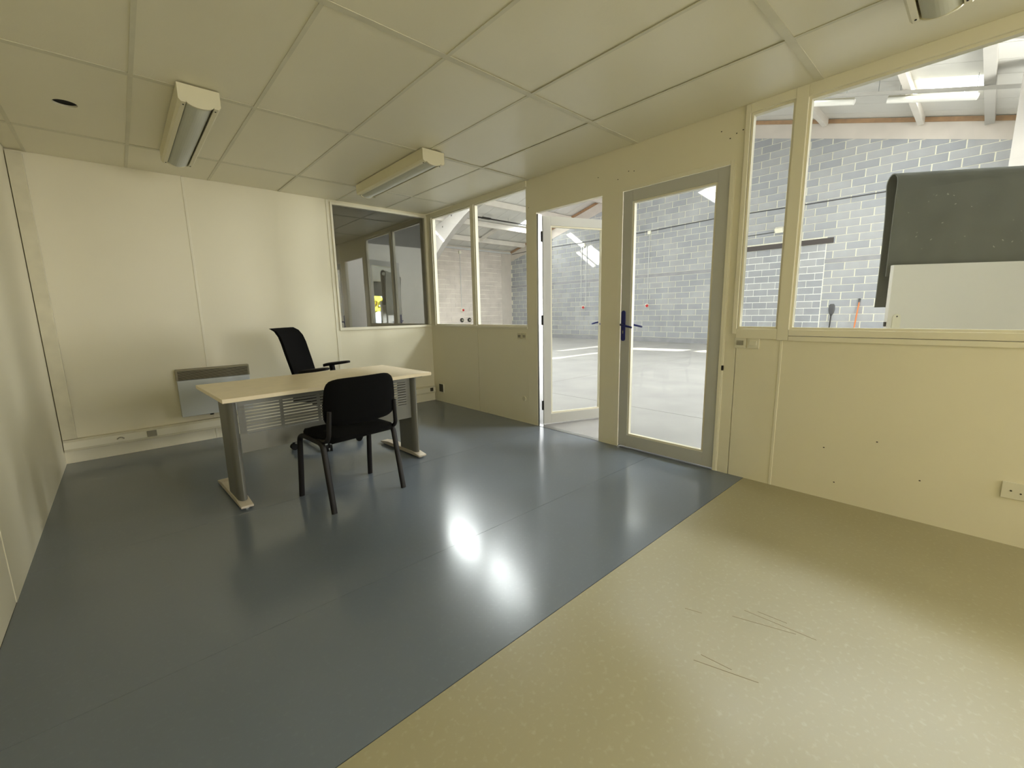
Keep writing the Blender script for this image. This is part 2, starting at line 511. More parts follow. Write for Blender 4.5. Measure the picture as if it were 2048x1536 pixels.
# posts, rails and stiles, proud of the panels
for (y0, y1, z0, z1) in ((-0.125, -0.0, 1.03, 2.5), (-1.03, -0.965, 1.06, 2.44), (-1.90, -0.125, 1.03, 1.056), (-1.90, -0.125, 2.44, 2.5),
                         (-4.302, -4.236, 0.995, 2.5), (-3.985, -3.955, 1.03, 2.5), (-4.236, -3.985, 1.0, 1.066), (-4.236, -3.985, 2.445, 2.5),
                         (-7.38, -4.302, 1.025, 1.064), (-7.38, -4.302, 0.992, 1.022), (-7.38, -4.302, 2.43, 2.5), (-7.44, -7.38, 0.995, 2.5)):
    B(-0.012, T, y0, y1, z0, z1).build('partition_post' if z1-z0 > 0.5 else 'partition_rail', 'cream_trim', wp, bevel=0.003)
for y in (-4.265, -3.9):
    B(-0.003, 0.01, y-0.008, y+0.008, 0.0, 0.99 if y < -4 else 2.16).build('joint_strip', 'cream_trim', wp, bevel=0.002)
B(-0.007, 0.0, -3.912, -3.898, 0.765, 0.80).build('latch_plate', 'dark_metal', wp)
# trim around the second door
for (y0, y1, z0, z1) in ((-3.035, -3.0, 0, 2.19), (-3.90, -3.875, 0, 2.19), (-3.875, -3.035, 2.162, 2.19)):
    B(-0.005, 0.0, y0, y1, z0, z1).build('door_trim', 'cream_trim', wp, bevel=0.002)
# steel jamb with hinges at the open door
B(0.0, 0.055, -2.062, -2.04, 0.0, 2.16).build('door_jamb', 'steel', wp)
B(0.0, 0.05, -2.83, -2.826, 0.0, 2.16).build('door_jamb', 'cream_trim', wp)
# screw holes and marks
for (y, z) in ((-2.78, 2.33), (-2.98, 2.27), (-3.08, 2.31), (-3.13, 2.30), (-3.80, 2.39), (-3.86, 2.33), (-3.90, 2.35), (-3.94, 2.36), (-4.55, 0.33), (-4.80, 0.42), (-4.62, 0.12), (-5.0, 0.24), (-1.93, 2.24)):
    B(-0.0135 if z > 2.44 else -0.0012, 0.001, y-0.004, y+0.004, z-0.003, z+0.003).build('screw_hole', 'plastic_dark', wp)

def pwin(n, y0, y1, z0, z1, label):
    r = sroot('window_%d' % n, label)
    b = 0.014
    for (a, c, d, e) in ((y0, y1, z0, z0+b), (y0, y1, z1-b, z1), (y0, y0+b, z0+b, z1-b), (y1-b, y1, z0+b, z1-b)):
        B(0.004, 0.044, a, c, d, e).build('glazing_bead', 'cream_trim', r)
    B(0.021, 0.027, y0+0.004, y1-0.004, z0+0.004, z1-0.004).build('pane', 'pane_clear', r)
    return r
pwin(2, -0.965, -0.125, 1.056, 2.44, 'tall partition window next to the back corner')
pwin(3, -1.90, -1.03, 1.056, 2.44, 'tall partition window beside the open door')
pwin(4, -4.236, -3.985, 1.066, 2.445, 'narrow partition window beside the closed door')
pwin(5, -7.38, -4.302, 1.064, 2.43, 'wide partition window showing the felt-draped panel')

# ---- doors: aluminium leaf with full glass
def door(n, label, loc, rotz):
    # local frame: hinge edge at origin, leaf runs along +x, inner (office) face at -y side
    r = struct(empty('door_%d' % n, loc, rotz), label)
    Wd, Hd, t = 0.785 if n == 1 else 0.845, 2.135 if n == 1 else 2.148, 0.045
    s = 0.088
    z0 = 0.014
    for (a, b, c, d, nm) in ((0, s, z0, z0+Hd, 'stile'), (Wd-s, Wd, z0, z0+Hd, 'stile'), (s, Wd-s, z0, z0+0.105, 'rail'), (s, Wd-s, z0+Hd-0.088, z0+Hd, 'rail')):
        B(a, b, 0, t, c, d).build(nm, 'door_alu', r, bevel=0.002)
    bb = 0.014
    for (a, b, c, d) in ((s, s+bb, z0+0.105, z0+Hd-0.088), (Wd-s-bb, Wd-s, z0+0.105, z0+Hd-0.088), (s+bb, Wd-s-bb, z0+0.105, z0+0.105+bb), (s+bb, Wd-s-bb, z0+Hd-0.088-bb, z0+Hd-0.088)):
        B(a, b, 0.006, t-0.006, c, d).build('glazing_bead', 'cream_trim', r)
    B(s+0.003, Wd-s-0.003, 0.019, 0.025, z0+0.108, z0+Hd-0.091).build('pane', 'pane_clear', r)
    for sgn, yy in ((-1, 0.0), (1, t)):
        hx = Wd-0.030
        mb = MB(); pl = []
        for k in range(9): pl.append((hx+0.019*math.cos(PI*k/8), 1.185+0.019*math.sin(PI*k/8)))
        for k in range(9): pl.append((hx-0.019*math.cos(PI*k/8), 0.965-0.019*math.sin(PI*k/8)))
        mb.prism(pl, 1, yy, yy+sgn*0.010)
        h = mb.build('handle', 'blue_handle', r, bevel=0.003)
        h['label'] = 'dark blue lever handle on a long plate'
        MB().tube([(hx, yy+sgn*0.008, 1.085), (hx, yy+sgn*0.045, 1.085), (hx-0.02, yy+sgn*0.058, 1.083), (hx-0.075, yy+sgn*0.060, 1.072), (hx-0.115, yy+sgn*0.055, 1.064)], [0.010, 0.010, 0.010, 0.009, 0.008], 10).build('lever', 'blue_handle', h, smooth=True)
        B(hx-0.004, hx+0.004, yy+sgn*0.010, yy+sgn*0.012, 1.01, 1.035).build('keyhole', 'plastic_grey', h)
    for z in (0.22, 1.12, 1.95):
        hy_ = -0.002 if n == 1 else t+0.002
        MB().tube([(-0.010 if n == 1 else 0.0, hy_, z-0.05), (-0.010 if n == 1 else 0.0, hy_, z+0.05)], 0.011, 10).build('hinge', 'dark_metal', r, smooth=True)
    return r
# open door: swings into the warehouse
door(1, 'white glazed door standing open towards the warehouse', (0.062, -2.066, 0), math.radians(-21.5))
# closed door, hinge on the side nearer the viewer, leaf runs +y
d2 = door(2, 'closed grey-framed glazed door with a blue handle', (0.003, -3.881, 0), math.radians(90))
d2.scale = (1, -1, 1)

# ---- corner duct and skirting trunking
t = tag(B(XL+0.005, -3.575, -0.045, -0.001, 0.215, 2.485).build('vertical_duct', 'cream_trim_worn', None, bevel=0.003), 'flat vertical cable duct in the back left corner', 'duct')
tr = thing('cable_trunking', 'long cream cable trunking low along the back wall', 'trunking', (0, 0, 0.112))
B(XL+0.005, -0.02, -0.048, -0.001, 0, 0.1).build('body', 'cream_trim_worn', tr, bevel=0.003)
B(XL+0.005, -0.02, -0.052, -0.048, 0.02, 0.08).build('cover_strip', 'cream_trim', tr, bevel=0.0015)
B(-3.125, -3.055, -0.056, -0.052, 0.022, 0.078).build('blank_plate', 'plastic_grey', tr, bevel=0.0015)
mb = MB()
mb.tube([(-3.33, -0.058, 0.045), (-3.318, -0.060, 0.056), (-3.306, -0.061, 0.06), (-3.294, -0.060, 0.056), (-3.282, -0.058, 0.045)], 0.005, 8)
mb.build('cable_grip', 'plastic_grey', tr, smooth=True)
B(-0.105, -0.06, -0.062, -0.052, 0.03, 0.078).build('socket', 'plastic_dark', tr, bevel=0.002)

# ---- sockets and switches on the partition
def plate(name, label, y, z, wy, hz, mats, cat, group=None, kind='switch'):
    r = thing(name, label, cat, (0.0, y, z), 0, group)
    B(-0.009, -0.0003, -wy/2, wy/2, -hz/2, hz/2).build('plate', mats[0], r, bevel=0.003)
    if kind == 'switch':
        B(-0.015, -0.009, -wy*0.3, wy*0.3, -hz*0.22, hz*0.2).build('rocker', mats[1], r, bevel=0.002)
    elif kind == 'socket':
        for k in (-1, 0, 1):
            MB().tube([(-0.009, k*wy*0.25, -0.008*(k == 0)), (-0.0105, k*wy*0.25, -0.008*(k == 0))], 0.004, 8).build('pin_hole', 'plastic_dark', r)
    return r
plate('light_switch', 'cream wall switch with grey rocker, nearer the closed door', -4.015, 0.97, 0.075, 0.075, ('plastic_white', 'plastic_grey'), 'switch', 'switches under the narrow window')
plate('light_switch', 'cream wall switch with pale rocker, right of the grey one', -4.098, 0.97, 0.075, 0.075, ('plastic_white', 'plastic_white'), 'switch', 'switches under the narrow window')
plate('light_switch', 'small cream switch by the open door, farther from the door', -1.775, 0.952, 0.06, 0.065, ('cream_trim_worn', 'plastic_grey'), 'switch', 'switches beside the open door')
plate('light_switch', 'small cream switch by the open door, next to its post', -1.85, 0.952, 0.06, 0.065, ('cream_trim_worn', 'plastic_grey'), 'switch', 'switches beside the open door')
plate('wall_socket', 'white double wall socket low beside the beige floor', -5.36, 0.285, 0.13, 0.085, ('plastic_white',), 'socket', kind='socket')
r = thing('wall_box', 'open dark-centred junction box low near the back corner', 'junction box', (0, -0.19, 0.195))
B(-0.012, -0.0003, -0.055, 0.055, -0.06, 0.06).build('plate', 'plastic_white', r, bevel=0.003)
B(-0.014, -0.012, -0.043, 0.048, -0.052, 0.052).build('insert', 'plastic_dark', r)
r = thing('cover_disc', 'small round blank cover on the partition below the switches', 'cover', (0, -1.83, 0.268))
MB().prism([(0.026*math.cos(2*PI*k/20), 0.026*math.sin(2*PI*k/20)) for k in range(20)], 0, -0.005, -0.0003).build('disc', 'cream_trim_worn', r)

# ---- radiator
rd = thing('radiator', 'white wall convector heater with beige louvre top', 'heater', (-2.555, -0.001, 0.275))
B(-0.297, 0.297, -0.085, -0.02, 0.0, 0.35).build('front_panel', 'radiator_white', rd, bevel=0.004)
B(-0.295, 0.295, -0.055, -0.02, 0.35, 0.45).build('core', 'dark_gap', rd)
B(-0.30, 0.30, -0.085, -0.02, 0.438, 0.455).build('top_cap', 'radiator_grille', rd, bevel=0.004)
for s_ in (-1, 1):
    B(s_*0.30, s_*0.288, -0.084, -0.02, 0.35, 0.438).build('grille_end', 'radiator_grille', rd)
sl = B(-0.288, 0.288, -0.085, -0.079, 0.0, 0.006).mesh('slat', 'radiator_grille')
for k in range(7):
    o = link('slat', sl, rd); o.location = (0, 0, 0.357+k*0.0118)
for s_ in (-1, 1):
    B(s_*0.2-0.02, s_*0.2+0.02, -0.02, 0.0, 0.1, 0.3).build('bracket', 'dark_metal', rd)
MB().lathe([(0.016, -0.012), (0.016, 0.0), (0.006, 0.004)], (-0.06, -0.05, -0.004), 16).build('thermostat_knob', 'dark_gap', rd)

# ---- ceiling lamps
def lamp(label, loc, rotz, lens='lamp_lens'):
    r = thing('ceiling_lamp', label, 'ceiling lamp', loc, rotz, 'ribbed ceiling lamps')
    L, Wd = 1.28, 0.20
    # channel body, open below
    B(-Wd/2, Wd/2, -L/2, L/2, -0.02, -0.001).build('body', 'lamp_body', r)
    for s_ in (-1, 1):
        MB().prism([(s_*0.10, -0.02), (s_*0.10, -0.082), (s_*0.088, -0.096), (s_*0.066, -0.098), (s_*0.066, -0.09), (s_*0.085, -0.06), (s_*0.09, -0.02)], 1, -L/2+0.012, L/2-0.012).build('side_rail', 'lamp_body', r)
        pts = [(-0.10, -0.02), (-0.10, -0.082), (-0.088, -0.096), (-0.066, -0.096)] + [(-0.066*math.cos(PI*k/12), -0.086-0.026*math.sin(PI*k/12)) for k in range(13)] + [(0.066, -0.096), (0.088, -0.096), (0.10, -0.082), (0.10, -0.02)]
        MB().prism(pts, 1, s_*(L/2-0.012), s_*L/2).build('end_cap', 'lamp_body', r)
        for q in (-1, 1):
            MB().lathe([(0.004, -0.1005), (0.004, -0.0975)], (q*0.076, s_*(L/2-0.035), 0), 10).build('screw', 'dark_metal', r)
    n = 110
    def fn(u, v, side):
        y = -L/2+0.0125 + u*(L-0.025)
        a = (v-0.5)*2
        rib = 0.0032*(1 if int(round(u*n)) % 2 else -1)
        return (a*0.060, y, -0.086 - 0.022*(1-a*a) + rib + (0.003 if side else 0))
    MB().grid(fn, n, 10).build('lens', lens, r)
    return r
lamp('cream ribbed ceiling lamp above the radiator wall, farther from the partition', (-2.69, -1.37, 2.494), 0)
lamp('cream ribbed ceiling lamp between the desk and the partition', (-1.16, -1.39, 2.494), 0)
lamp('cream ribbed ceiling lamp above the beige floor, cut by the picture edge', (-1.14, -4.885, 2.494), math.radians(90))

# ================================================================== DESK
dk = thing('desk', 'pale wood desk with grey metal legs and slotted front panel', 'desk', (-2.09, -1.755, 0), 0.048)
ZT = 0.735
B(-0.73, 0.73, -0.405, 0.405, ZT-0.025, ZT).build('desk_top', 'desk_wood', dk, bevel=0.002)
for s_ in (-1, 1):
    x = s_*0.655
    pl = []
    for k in range(9):
        a = PI*k/8
        pl.append((x+0.030*math.cos(a+PI), -0.20-0.07*math.sin(a)))
    pl += [(x+0.030, -0.03), (x-0.030, -0.03)]
    lg = MB().prism(pl, 2, 0.04, ZT-0.025).build('leg', 'desk_metal', dk, smooth=True)
    f = MB()
    f.prism([(-0.33, 0.012), (-0.33, 0.026), (-0.20, 0.045), (0.20, 0.045), (0.33, 0.026), (0.33, 0.012)], 0, x-0.036, x+0.036)
    ft = f.build('foot', 'desk_foot', dk, bevel=0.004)
    for yy in (-0.29, 0.29):
        MB().lathe([(0.018, 0.0), (0.018, 0.006), (0.006, 0.008), (0.006, 0.02)], (x, yy, 0), 14).build('leveller', 'steel', ft)
    B(x-0.03, x+0.03, -0.34, 0.34, ZT-0.04, ZT-0.025).build('top_bracket', 'desk_metal', dk)
# slotted modesty panel: stiles, rails and louvre slats
py = -0.235
mp = B(-0.625, 0.625, py, py+0.0015, 0.345, 0.465).build('modesty_panel', 'desk_metal', dk)
B(-0.625, 0.625, py, py+0.0015, 0.655, ZT-0.028).build('panel_rail', 'desk_metal', mp)
cols = 5
for k in range(cols+1):
    xx = -0.625 + k*(1.25-0.022)/cols
    ww = 0.022 if 0 < k < cols else 0.04
    x0 = xx if k < cols else 0.625-0.04
    B(x0, x0+ww, py, py+0.0015, 0.465, 0.655).build('panel_stile', 'desk_metal', mp)
pw = (1.25-0.022)/cols
slm = B(0.0, 1.25, py, py+0.0015, 0.0, 0.0145).mesh('slat', 'desk_metal')
for k in range(9):
    o = link('slat', slm, mp); o.location = (-0.625, 0, 0.4705+k*0.0208)

# ================================================================== VISITOR CHAIR
vc = thing('visitor_chair', 'black padded visitor chair with its back to the viewer', 'chair', (-2.125, -2.315, 0), 0.13)
def vgrid_pad(fn, nu, nv): return MB().grid(fn, nu, nv)
def seat_fn(u, v, side):
    a, b = (u-0.5)*2, (v-0.5)*2
    # superellipse-rounded outline
    x, y = a, b
    k = 1.0/max(1.0, (abs(a)**5+abs(b)**5)**0.2)
    x *= k*0.245; y *= k*0.215
    e = max(abs(a), abs(b))
    top = 0.482 - 0.022*e**6 - 0.018*max(0, b)**3 + 0.006*abs(a)
    bot = 0.412 + 0.028*e**4 - 0.006*max(0, b)
    return (x, y, top if side else bot)
MB().grid(seat_fn, 14, 14).build('seat', 'chair_black', vc, smooth=True)
def back_fn(u, v, side):
    a, b = (u-0.5)*2, (v-0.5)*2
    k = 1.0/max(1.0, (abs(a)**6+abs(b)**6)**(1/6))
    wx = 0.248 - 0.016*(b if b > 0 else 0)
    x = a*k*wx
    z = 0.683 + b*k*0.150
    curve = 0.045*a*a
    tilt = -0.11*(z-0.70)
    e = max(abs(a), abs(b))
    th = 0.022*(1-e**6)+0.006
    return (x, -0.235 + curve + tilt + (th if side else -th), z)
bk = MB().grid(back_fn, 14, 12).build('backrest', 'chair_black', vc, smooth=True)
def shell_fn(u, v, side):
    a, b = (u-0.5)*2, (v-0.5)*2
    k = 1.0/max(1.0, (abs(a)**6+abs(b)**6)**(1/6))
    x = a*k*0.13; z = 0.71 + b*k*0.075
    return (x, -0.235 + 0.045*(x/0.235)**2 - 0.11*(z-0.7) - 0.028 + (0.006 if side else -0.004*(1-max(abs(a), abs(b))**4)), z)
MB().grid(shell_fn, 8, 8).build('back_shell', 'chair_black', bk, smooth=True)
def arc(pts, r, n=5):
    out = []
    P_ = [Vector(p) for p in pts]
    for i, p in enumerate(P_):
        if 0 < i < len(P_)-1:
            a = p + (P_[i-1]-p).normalized()*r; b = p + (P_[i+1]-p).normalized()*r
            for k in range(n+1):
                t_ = k/n
                out.append(a*(1-t_)**2 + p*2*t_*(1-t_) + b*t_**2)
        else: out.append(p)
    return out
for s_ in (-1, 1):
    x = s_*0.252
    MB().tube(arc([(x*1.03, 0.215, 0.0), (x, 0.17, 0.44), (x, 0.0, 0.437)], 0.055), 0.0185, 12, flat=0.8).build('leg', 'chair_leg', vc, smooth=True)['label'] = 'black tubular front leg'
    MB().tube(arc([(x*1.01, -0.222, 0.0), (x, -0.145, 0.43), (x, 0.01, 0.437)], 0.04), 0.0185, 12, flat=0.8).build('leg', 'chair_leg', vc, smooth=True)['label'] = 'black tubular rear leg'
    MB().tube(arc([(x*0.97, -0.06, 0.437), (x*0.95, -0.20, 0.45), (x*0.90, -0.215, 0.64)], 0.05), 0.014, 10).build('back_post', 'chair_leg', vc, smooth=True)
for y in (0.12, -0.10):
    MB().tube([(-0.25, y, 0.428), (0.25, y, 0.428)], 0.010, 10).build('cross_bar', 'chair_leg', vc, smooth=True)

# ================================================================== OFFICE CHAIR  (local +x is the way it faces)
oc = thing('office_chair', 'black swivel chair with armrests and flared mesh back behind the desk', 'chair', (-1.84, -0.99, 0), math.radians(-40))
base_rot = math.radians(71)
for k in range(5):
    a = base_rot + 2*PI*k/5 + math.radians(183+40)
    c_, s_ = math.cos(a), math.sin(a)
    lg = MB().tube([(0.03*c_, 0.03*s_, 0.115), (0.18*c_, 0.18*s_, 0.10), (0.30*c_, 0.30*s_, 0.078)], [0.026, 0.021, 0.015], 10).build('base_leg', 'chair_plastic', oc, smooth=True)
    mb = MB()
    for q in (-1, 1):
        cx, cy = 0.30*c_ - q*0.016*s_, 0.30*s_ + q*0.016*c_
        d = Vector((-s_, c_, 0))*0.010
        mb.tube([Vector((cx, cy, 0.029))-d, Vector((cx, cy, 0.029))+d], 0.029, 16)
    mb.tube([(0.30*c_, 0.30*s_, 0.03), (0.30*c_, 0.30*s_, 0.075)], 0.011, 8)
    mb.build('caster', 'chair_plastic', lg, smooth=True)
MB().lathe([(0.035, 0.10), (0.033, 0.22), (0.024, 0.22), (0.024, 0.40), (0.06, 0.405), (0.06, 0.43)], (0, 0, 0), 18).build('gas_column', 'chair_plastic', oc, smooth=True)
def oseat(u, v, side):
    a, b = (u-0.5)*2, (v-0.5)*2
    k = 1.0/max(1.0, (abs(a)**4+abs(b)**4)**0.25)
    e = max(abs(a), abs(b))
    return (0.02+a*k*0.24, b*k*0.245, (0.50-0.025*e**5-0.02*max(0, a)**3) if side else 0.43+0.02*e**4)
MB().grid(oseat, 12, 12).build('seat', 'chair_black', oc, smooth=True)
prof = [(-0.185, 0.50), (-0.20, 0.58), (-0.222, 0.68), (-0.245, 0.78), (-0.270, 0.88), (-0.290, 0.965), (-0.312, 1.03), (-0.345, 1.078), (-0.39, 1.105)]
def oback(u, v, side):
    i = u*(len(prof)-1); j = min(int(i), len(prof)-2); t_ = i-j
    x = prof[j][0]*(1-t_)+prof[j+1][0]*t_; z = prof[j][1]*(1-t_)+prof[j+1][1]*t_
    b = (v-0.5)*2
    wd = 0.205+0.02*math.sin(u*PI)
    return (x - 0.02*(1-b*b) + (0.012 if side else -0.012) + 0.07, b*wd, z)
MB().grid(oback, 24, 12).build('backrest', 'chair_black', oc, smooth=True)
MB().tube([(-0.05, 0, 0.42), (-0.20, 0, 0.43), (-0.19, 0, 0.52), (-0.217, 0, 0.66)], 0.02, 10, flat=1.8).build('back_support', 'chair_plastic', oc, smooth=True)
for s_ in (-1, 1):
    y = s_*0.275
    am = MB().tube(arc([(0.03, s_*0.20, 0.425), (0.03, y, 0.43), (0.0, y, 0.725)], 0.05), 0.019, 10, flat=1.4).build('armrest', 'chair_plastic', oc, smooth=True)
    def pad(u, v, side, y=y):
        a, b = (u-0.5)*2, (v-0.5)*2
        k = 1.0/max(1.0, (abs(a)**4+abs(b)**4)**0.25)
        e = max(abs(a), abs(b))
        return (0.05+a*k*0.13, y+b*k*0.045, (0.752+0.012*a-0.008*e**4) if side else 0.724+0.016*a)
    MB().grid(pad, 12, 8).build('arm_pad', 'chair_plastic', am, smooth=True)

# ================================================================== WAREHOUSE
GX, SY, RY0 = 11.8, 11.3, -8.0
# ---- floor slabs
wf = struct(B(0.06, GX+0.3, RY0, SY+0.2, -0.25, -0.014).build('floor_warehouse', 'bond_beam'), 'pale concrete warehouse floor in large slabs')
xs = [0.06, 1.5, 5.4, 9.3, GX]
ysl = [RY0, -4.5, -0.2, 4.1, 8.4, SY]
for a, b in zip(xs[:-1], xs[1:]):
    for c, d in zip(ysl[:-1], ysl[1:]):
        B(a+0.004, b-0.004, c+0.004, d-0.004, -0.014, -0.004).build('floor_slab', 'conc_floor', wf)

# ---- gable wall: mortar body, single blocks, beam, plinth, rake, plate
wg = struct(MB().prism([(RY0, -0.1), (RY0, roof_z(RY0)+0.05), (RY, RZ+0.05), (SY, roof_z(SY)+0.05), (SY, -0.1)], 0, GX, GX+0.2).build('wall_gable', 'mortar'), 'grey concrete block gable wall of the warehouse')
LX, LZ = 0.497, 0.195
blk = [B(-0.010, 0.02, 0.012, 0.500, 0.010, 0.198).mesh('block', m) for m in ('block_grey', 'block_grey_b')]
hblk = [B(-0.010, 0.02, 0.012, 0.245, 0.010, 0.198).mesh('block', m) for m in ('block_grey', 'block_grey_b')]
openings = [(-0.965, -0.125, 1.06, 2.43), (-1.89, -1.04, 1.06, 2.43), (-2.8, -2.06, 0.05, 2.15), (-3.79, -3.13, 0.12, 2.06), (-4.23, -3.99, 1.07, 2.44), (-5.25, -4.31, 1.07, 2.42)]
def seen(p):
    t_ = (0 - CAM.x)/(p.x-CAM.x)
    q = CAM + (p-CAM)*t_
    if not any(a <= q.y <= b and c <= q.z <= d for a, b, c, d in openings): return False
    v = (p-CAM); z = v.dot(fw)
    u_ = 1024+F_PX*v.dot(r2)/z
    return u_ < 2060
cand = []
PZ = 0.202
def course_ok(z): return not (2.36 < z+0.1 < 2.52)
courses = [0.17+PZ*k for k in range(11)] + [2.52+PZ*k for k in range(23)]
for ci, z in enumerate(courses):
    off = 0.255*(ci % 2) + 0.02*math.sin(ci*2.1)
    y = RY0+0.02-off
    while y < SY-0.1:
        y0 = y; y += 0.512
        yc = y0+0.256
        poly = [(y0+0.012, z+0.010), (y0+0.500, z+0.010), (y0+0.500, z+0.198), (y0+0.012, z+0.198)]
        cuts = [(1, 0, SY-0.012), (-1, 0, -(RY0+0.012))]
        cuts += [(SL, 1, RZ+SL*RY-0.49)] if yc > RY else [(-SR, 1, RZ-SR*RY-0.49)]
        if z < 2.94 and y0+0.5 > -1.90 and y0+0.012 < 0.45:
            cuts.append((1, 0, -1.912) if yc < -0.7 else (-1, 0, -0.462))
        full = True
        for (a, b, c) in cuts:
            out = []
            for k in range(len(poly)):
                p, q = poly[k], poly[(k+1) % len(poly)]
                dp, dq = a*p[0]+b*p[1]-c, a*q[0]+b*q[1]-c
                if dp <= 0: out.append(p)
                if (dp < 0 < dq) or (dq < 0 < dp):
                    t_ = dp/(dp-dq); out.append((p[0]+(q[0]-p[0])*t_, p[1]+(q[1]-p[1])*t_))
            if len(out) != len(poly) or any(abs(u[0]-w_[0])+abs(u[1]-w_[1]) > 1e-6 for u, w_ in zip(out, poly)): full = False
            poly = out
            if len(poly) < 3: break
        if len(poly) < 3: continue
        if max(p[0] for p in poly)-min(p[0] for p in poly) < 0.03 or max(p[1] for p in poly)-min(p[1] for p in poly) < 0.03: continue
        cand.append((Vector((GX-0.01, yc, z+0.1)), y0, z, None if full else poly))
vis = [c for c in cand if seen(c[0])]
vis.sort(key=lambda c: (c[0]-CAM).length)
def far_mass(items, parent, name, m):
    mb = MB()
    for (c, y0, z, poly) in items:
        if poly: mb.prism(poly, 0, GX-0.010, GX+0.02)
        else: mb.box(GX-0.010, GX+0.02, y0+0.012, y0+0.500, z+0.010, z+0.198)
    o = mb.build(name, m, parent); o['kind'] = 'stuff'; return o
near = vis[:215]
ids = set(id(c) for c in near)
for c in near:
    if c[3]:
        MB().prism(c[3], 0, GX-0.010+random.uniform(-0.003, 0.003), GX+0.02).build('block', random.choice(('block_grey', 'block_grey_b')), wg)
        continue
    o = link('block', random.choice(blk), wg)
    o.location = (GX + random.uniform(-0.003, 0.003), c[1], c[2])
rest = [c for c in cand if id(c) not in ids]
random.shuffle(rest)
k = len(rest)//2
far_mass(rest[:k], wg, 'block_field', 'block_grey'); far_mass(rest[k:], wg, 'block_field', 'block_grey_b')
# plinth course and bond beam
B(GX-0.03, GX+0.01, RY0, SY, -0.004, 0.165).build('plinth', 'bond_beam', wg)
B(GX-0.011, GX+0.01, 0.45, SY, 2.40, 2.52).build('bond_beam', 'bond_beam', wg)
B(GX-0.011, GX+0.01, RY0, -1.9, 2.40, 2.52).build('bond_beam', 'bond_beam', wg)
# closed-up doorway with whiter joints under a steel lintel
B(GX-0.006, GX+0.01, -1.90, 0.45, 0.165, 2.945).build('infill_mortar', 'mortar_white', wg)
n = 0
for ci in range(14):
    z = 0.165+0.1985*ci
    y = -1.896 - 0.20*(ci % 2)
    while y < 0.42:
        a, b = max(y, -1.896), min(y+0.40, 0.44)
        y += 0.40
        if b-a < 0.06: continue
        B(GX-0.014+random.uniform(-0.003, 0.003), GX+0.01, a+0.010, b-0.006, z+0.012, z+0.190).build('block', random.choice(('block_grey', 'block_grey_b')), wg)
tag(B(GX-0.06, GX-0.0145, -2.06, 0.62, 2.948, 3.088).build('steel_lintel', 'lintel_dark', None), 'dark steel lintel beam high on the block wall', 'beam')['kind'] = 'structure'
# concrete rake strips and timber wall plate following the roof
for (ya, yb) in ((RY, SY), (RY, RY0)):
    MB().prism([(ya, roof_z(ya)-0.50), (yb, roof_z(yb)-0.50), (yb, roof_z(yb)-0.12), (ya, roof_z(ya)-0.12)], 0, GX-0.02, GX+0.01).build('rake_beam', 'rake_concrete', wg)
    MB().prism([(ya, roof_z(ya)-0.12), (yb, roof_z(yb)-0.12), (yb, roof_z(yb)-0.02), (ya, roof_z(ya)-0.02)], 0, GX-0.05, GX+0.01).build('wall_plate', 'timber', wg)

# ---- side wall (y = 11.3): rendered block courses
ws = struct(B(0.0, GX+0.2, SY, SY+0.2, -0.1, roof_z(SY)+0.02).build('wall_side', 'render_joint'), 'stained beige rendered block side wall of the warehouse')
for k in range(20):
    z = 0.02+0.205*k
    x = 5.0 - 0.25*(k % 2)
    B(0.1, 5.0, SY-0.008, SY, z+0.008, min(z+0.2, roof_z(SY)-0.02)).build('block_course', 'render_beige', ws)
    while x < GX-0.6:
        B(x+0.0015, x+0.5085, SY-0.008-random.uniform(0, 0.004), SY, z+random.choice((0.003, 0.004, 0.020)), min(z+0.2, roof_z(SY)-0.02)).build('block', 'render_beige', ws)
        x += 0.51
B(GX-0.65, GX, SY-0.018, SY, 0, roof_z(SY)-0.05).build('corner_pier', 'rake_concrete', ws)

# ---- opposite side wall (y = -8): white up to 3.4 m with a window to the yard
wo = sroot('wall_opposite', 'white side wall of the warehouse with a yard window')
WX0, WX1, WZ0, WZ1 = 2.88, 3.30, 0.85, 2.25
for (a, b, c, d, m) in ((0.05, WX0, 0, 3.4, 'wall_white'), (WX1, 5.3, 0, 3.4, 'wall_white'), (8.9, GX, 0, 3.4, 'wall_white'), (WX0, WX1, 0, WZ0, 'wall_white'), (WX0, WX1, WZ1, 3.4, 'wall_white'), (0.05, GX, 3.4, roof_z(RY0)+0.02, 'wall_grey')):
    B(a, b, RY0-0.12, RY0, c, d).build('wall_panel', m, wo)  # gap in the lower panels is the added opening
w8 = sroot('window_8', 'small yard window with its shutter half down')
for (a, b, c, d) in ((WX0, WX1, WZ0-0.04, WZ0), (WX0-0.04, WX0, WZ0-0.04, WZ1+0.04), (WX1, WX1+0.04, WZ0-0.04, WZ1+0.04), (WX0, WX1, WZ1, WZ1+0.04)):
    B(a, b, RY0-0.03, RY0+0.02, c, d).build('window_frame', 'plastic_white', w8)
B(WX0, WX1, RY0-0.10, RY0-0.06, 1.80, WZ1).build('shutter', 'shutter', w8)
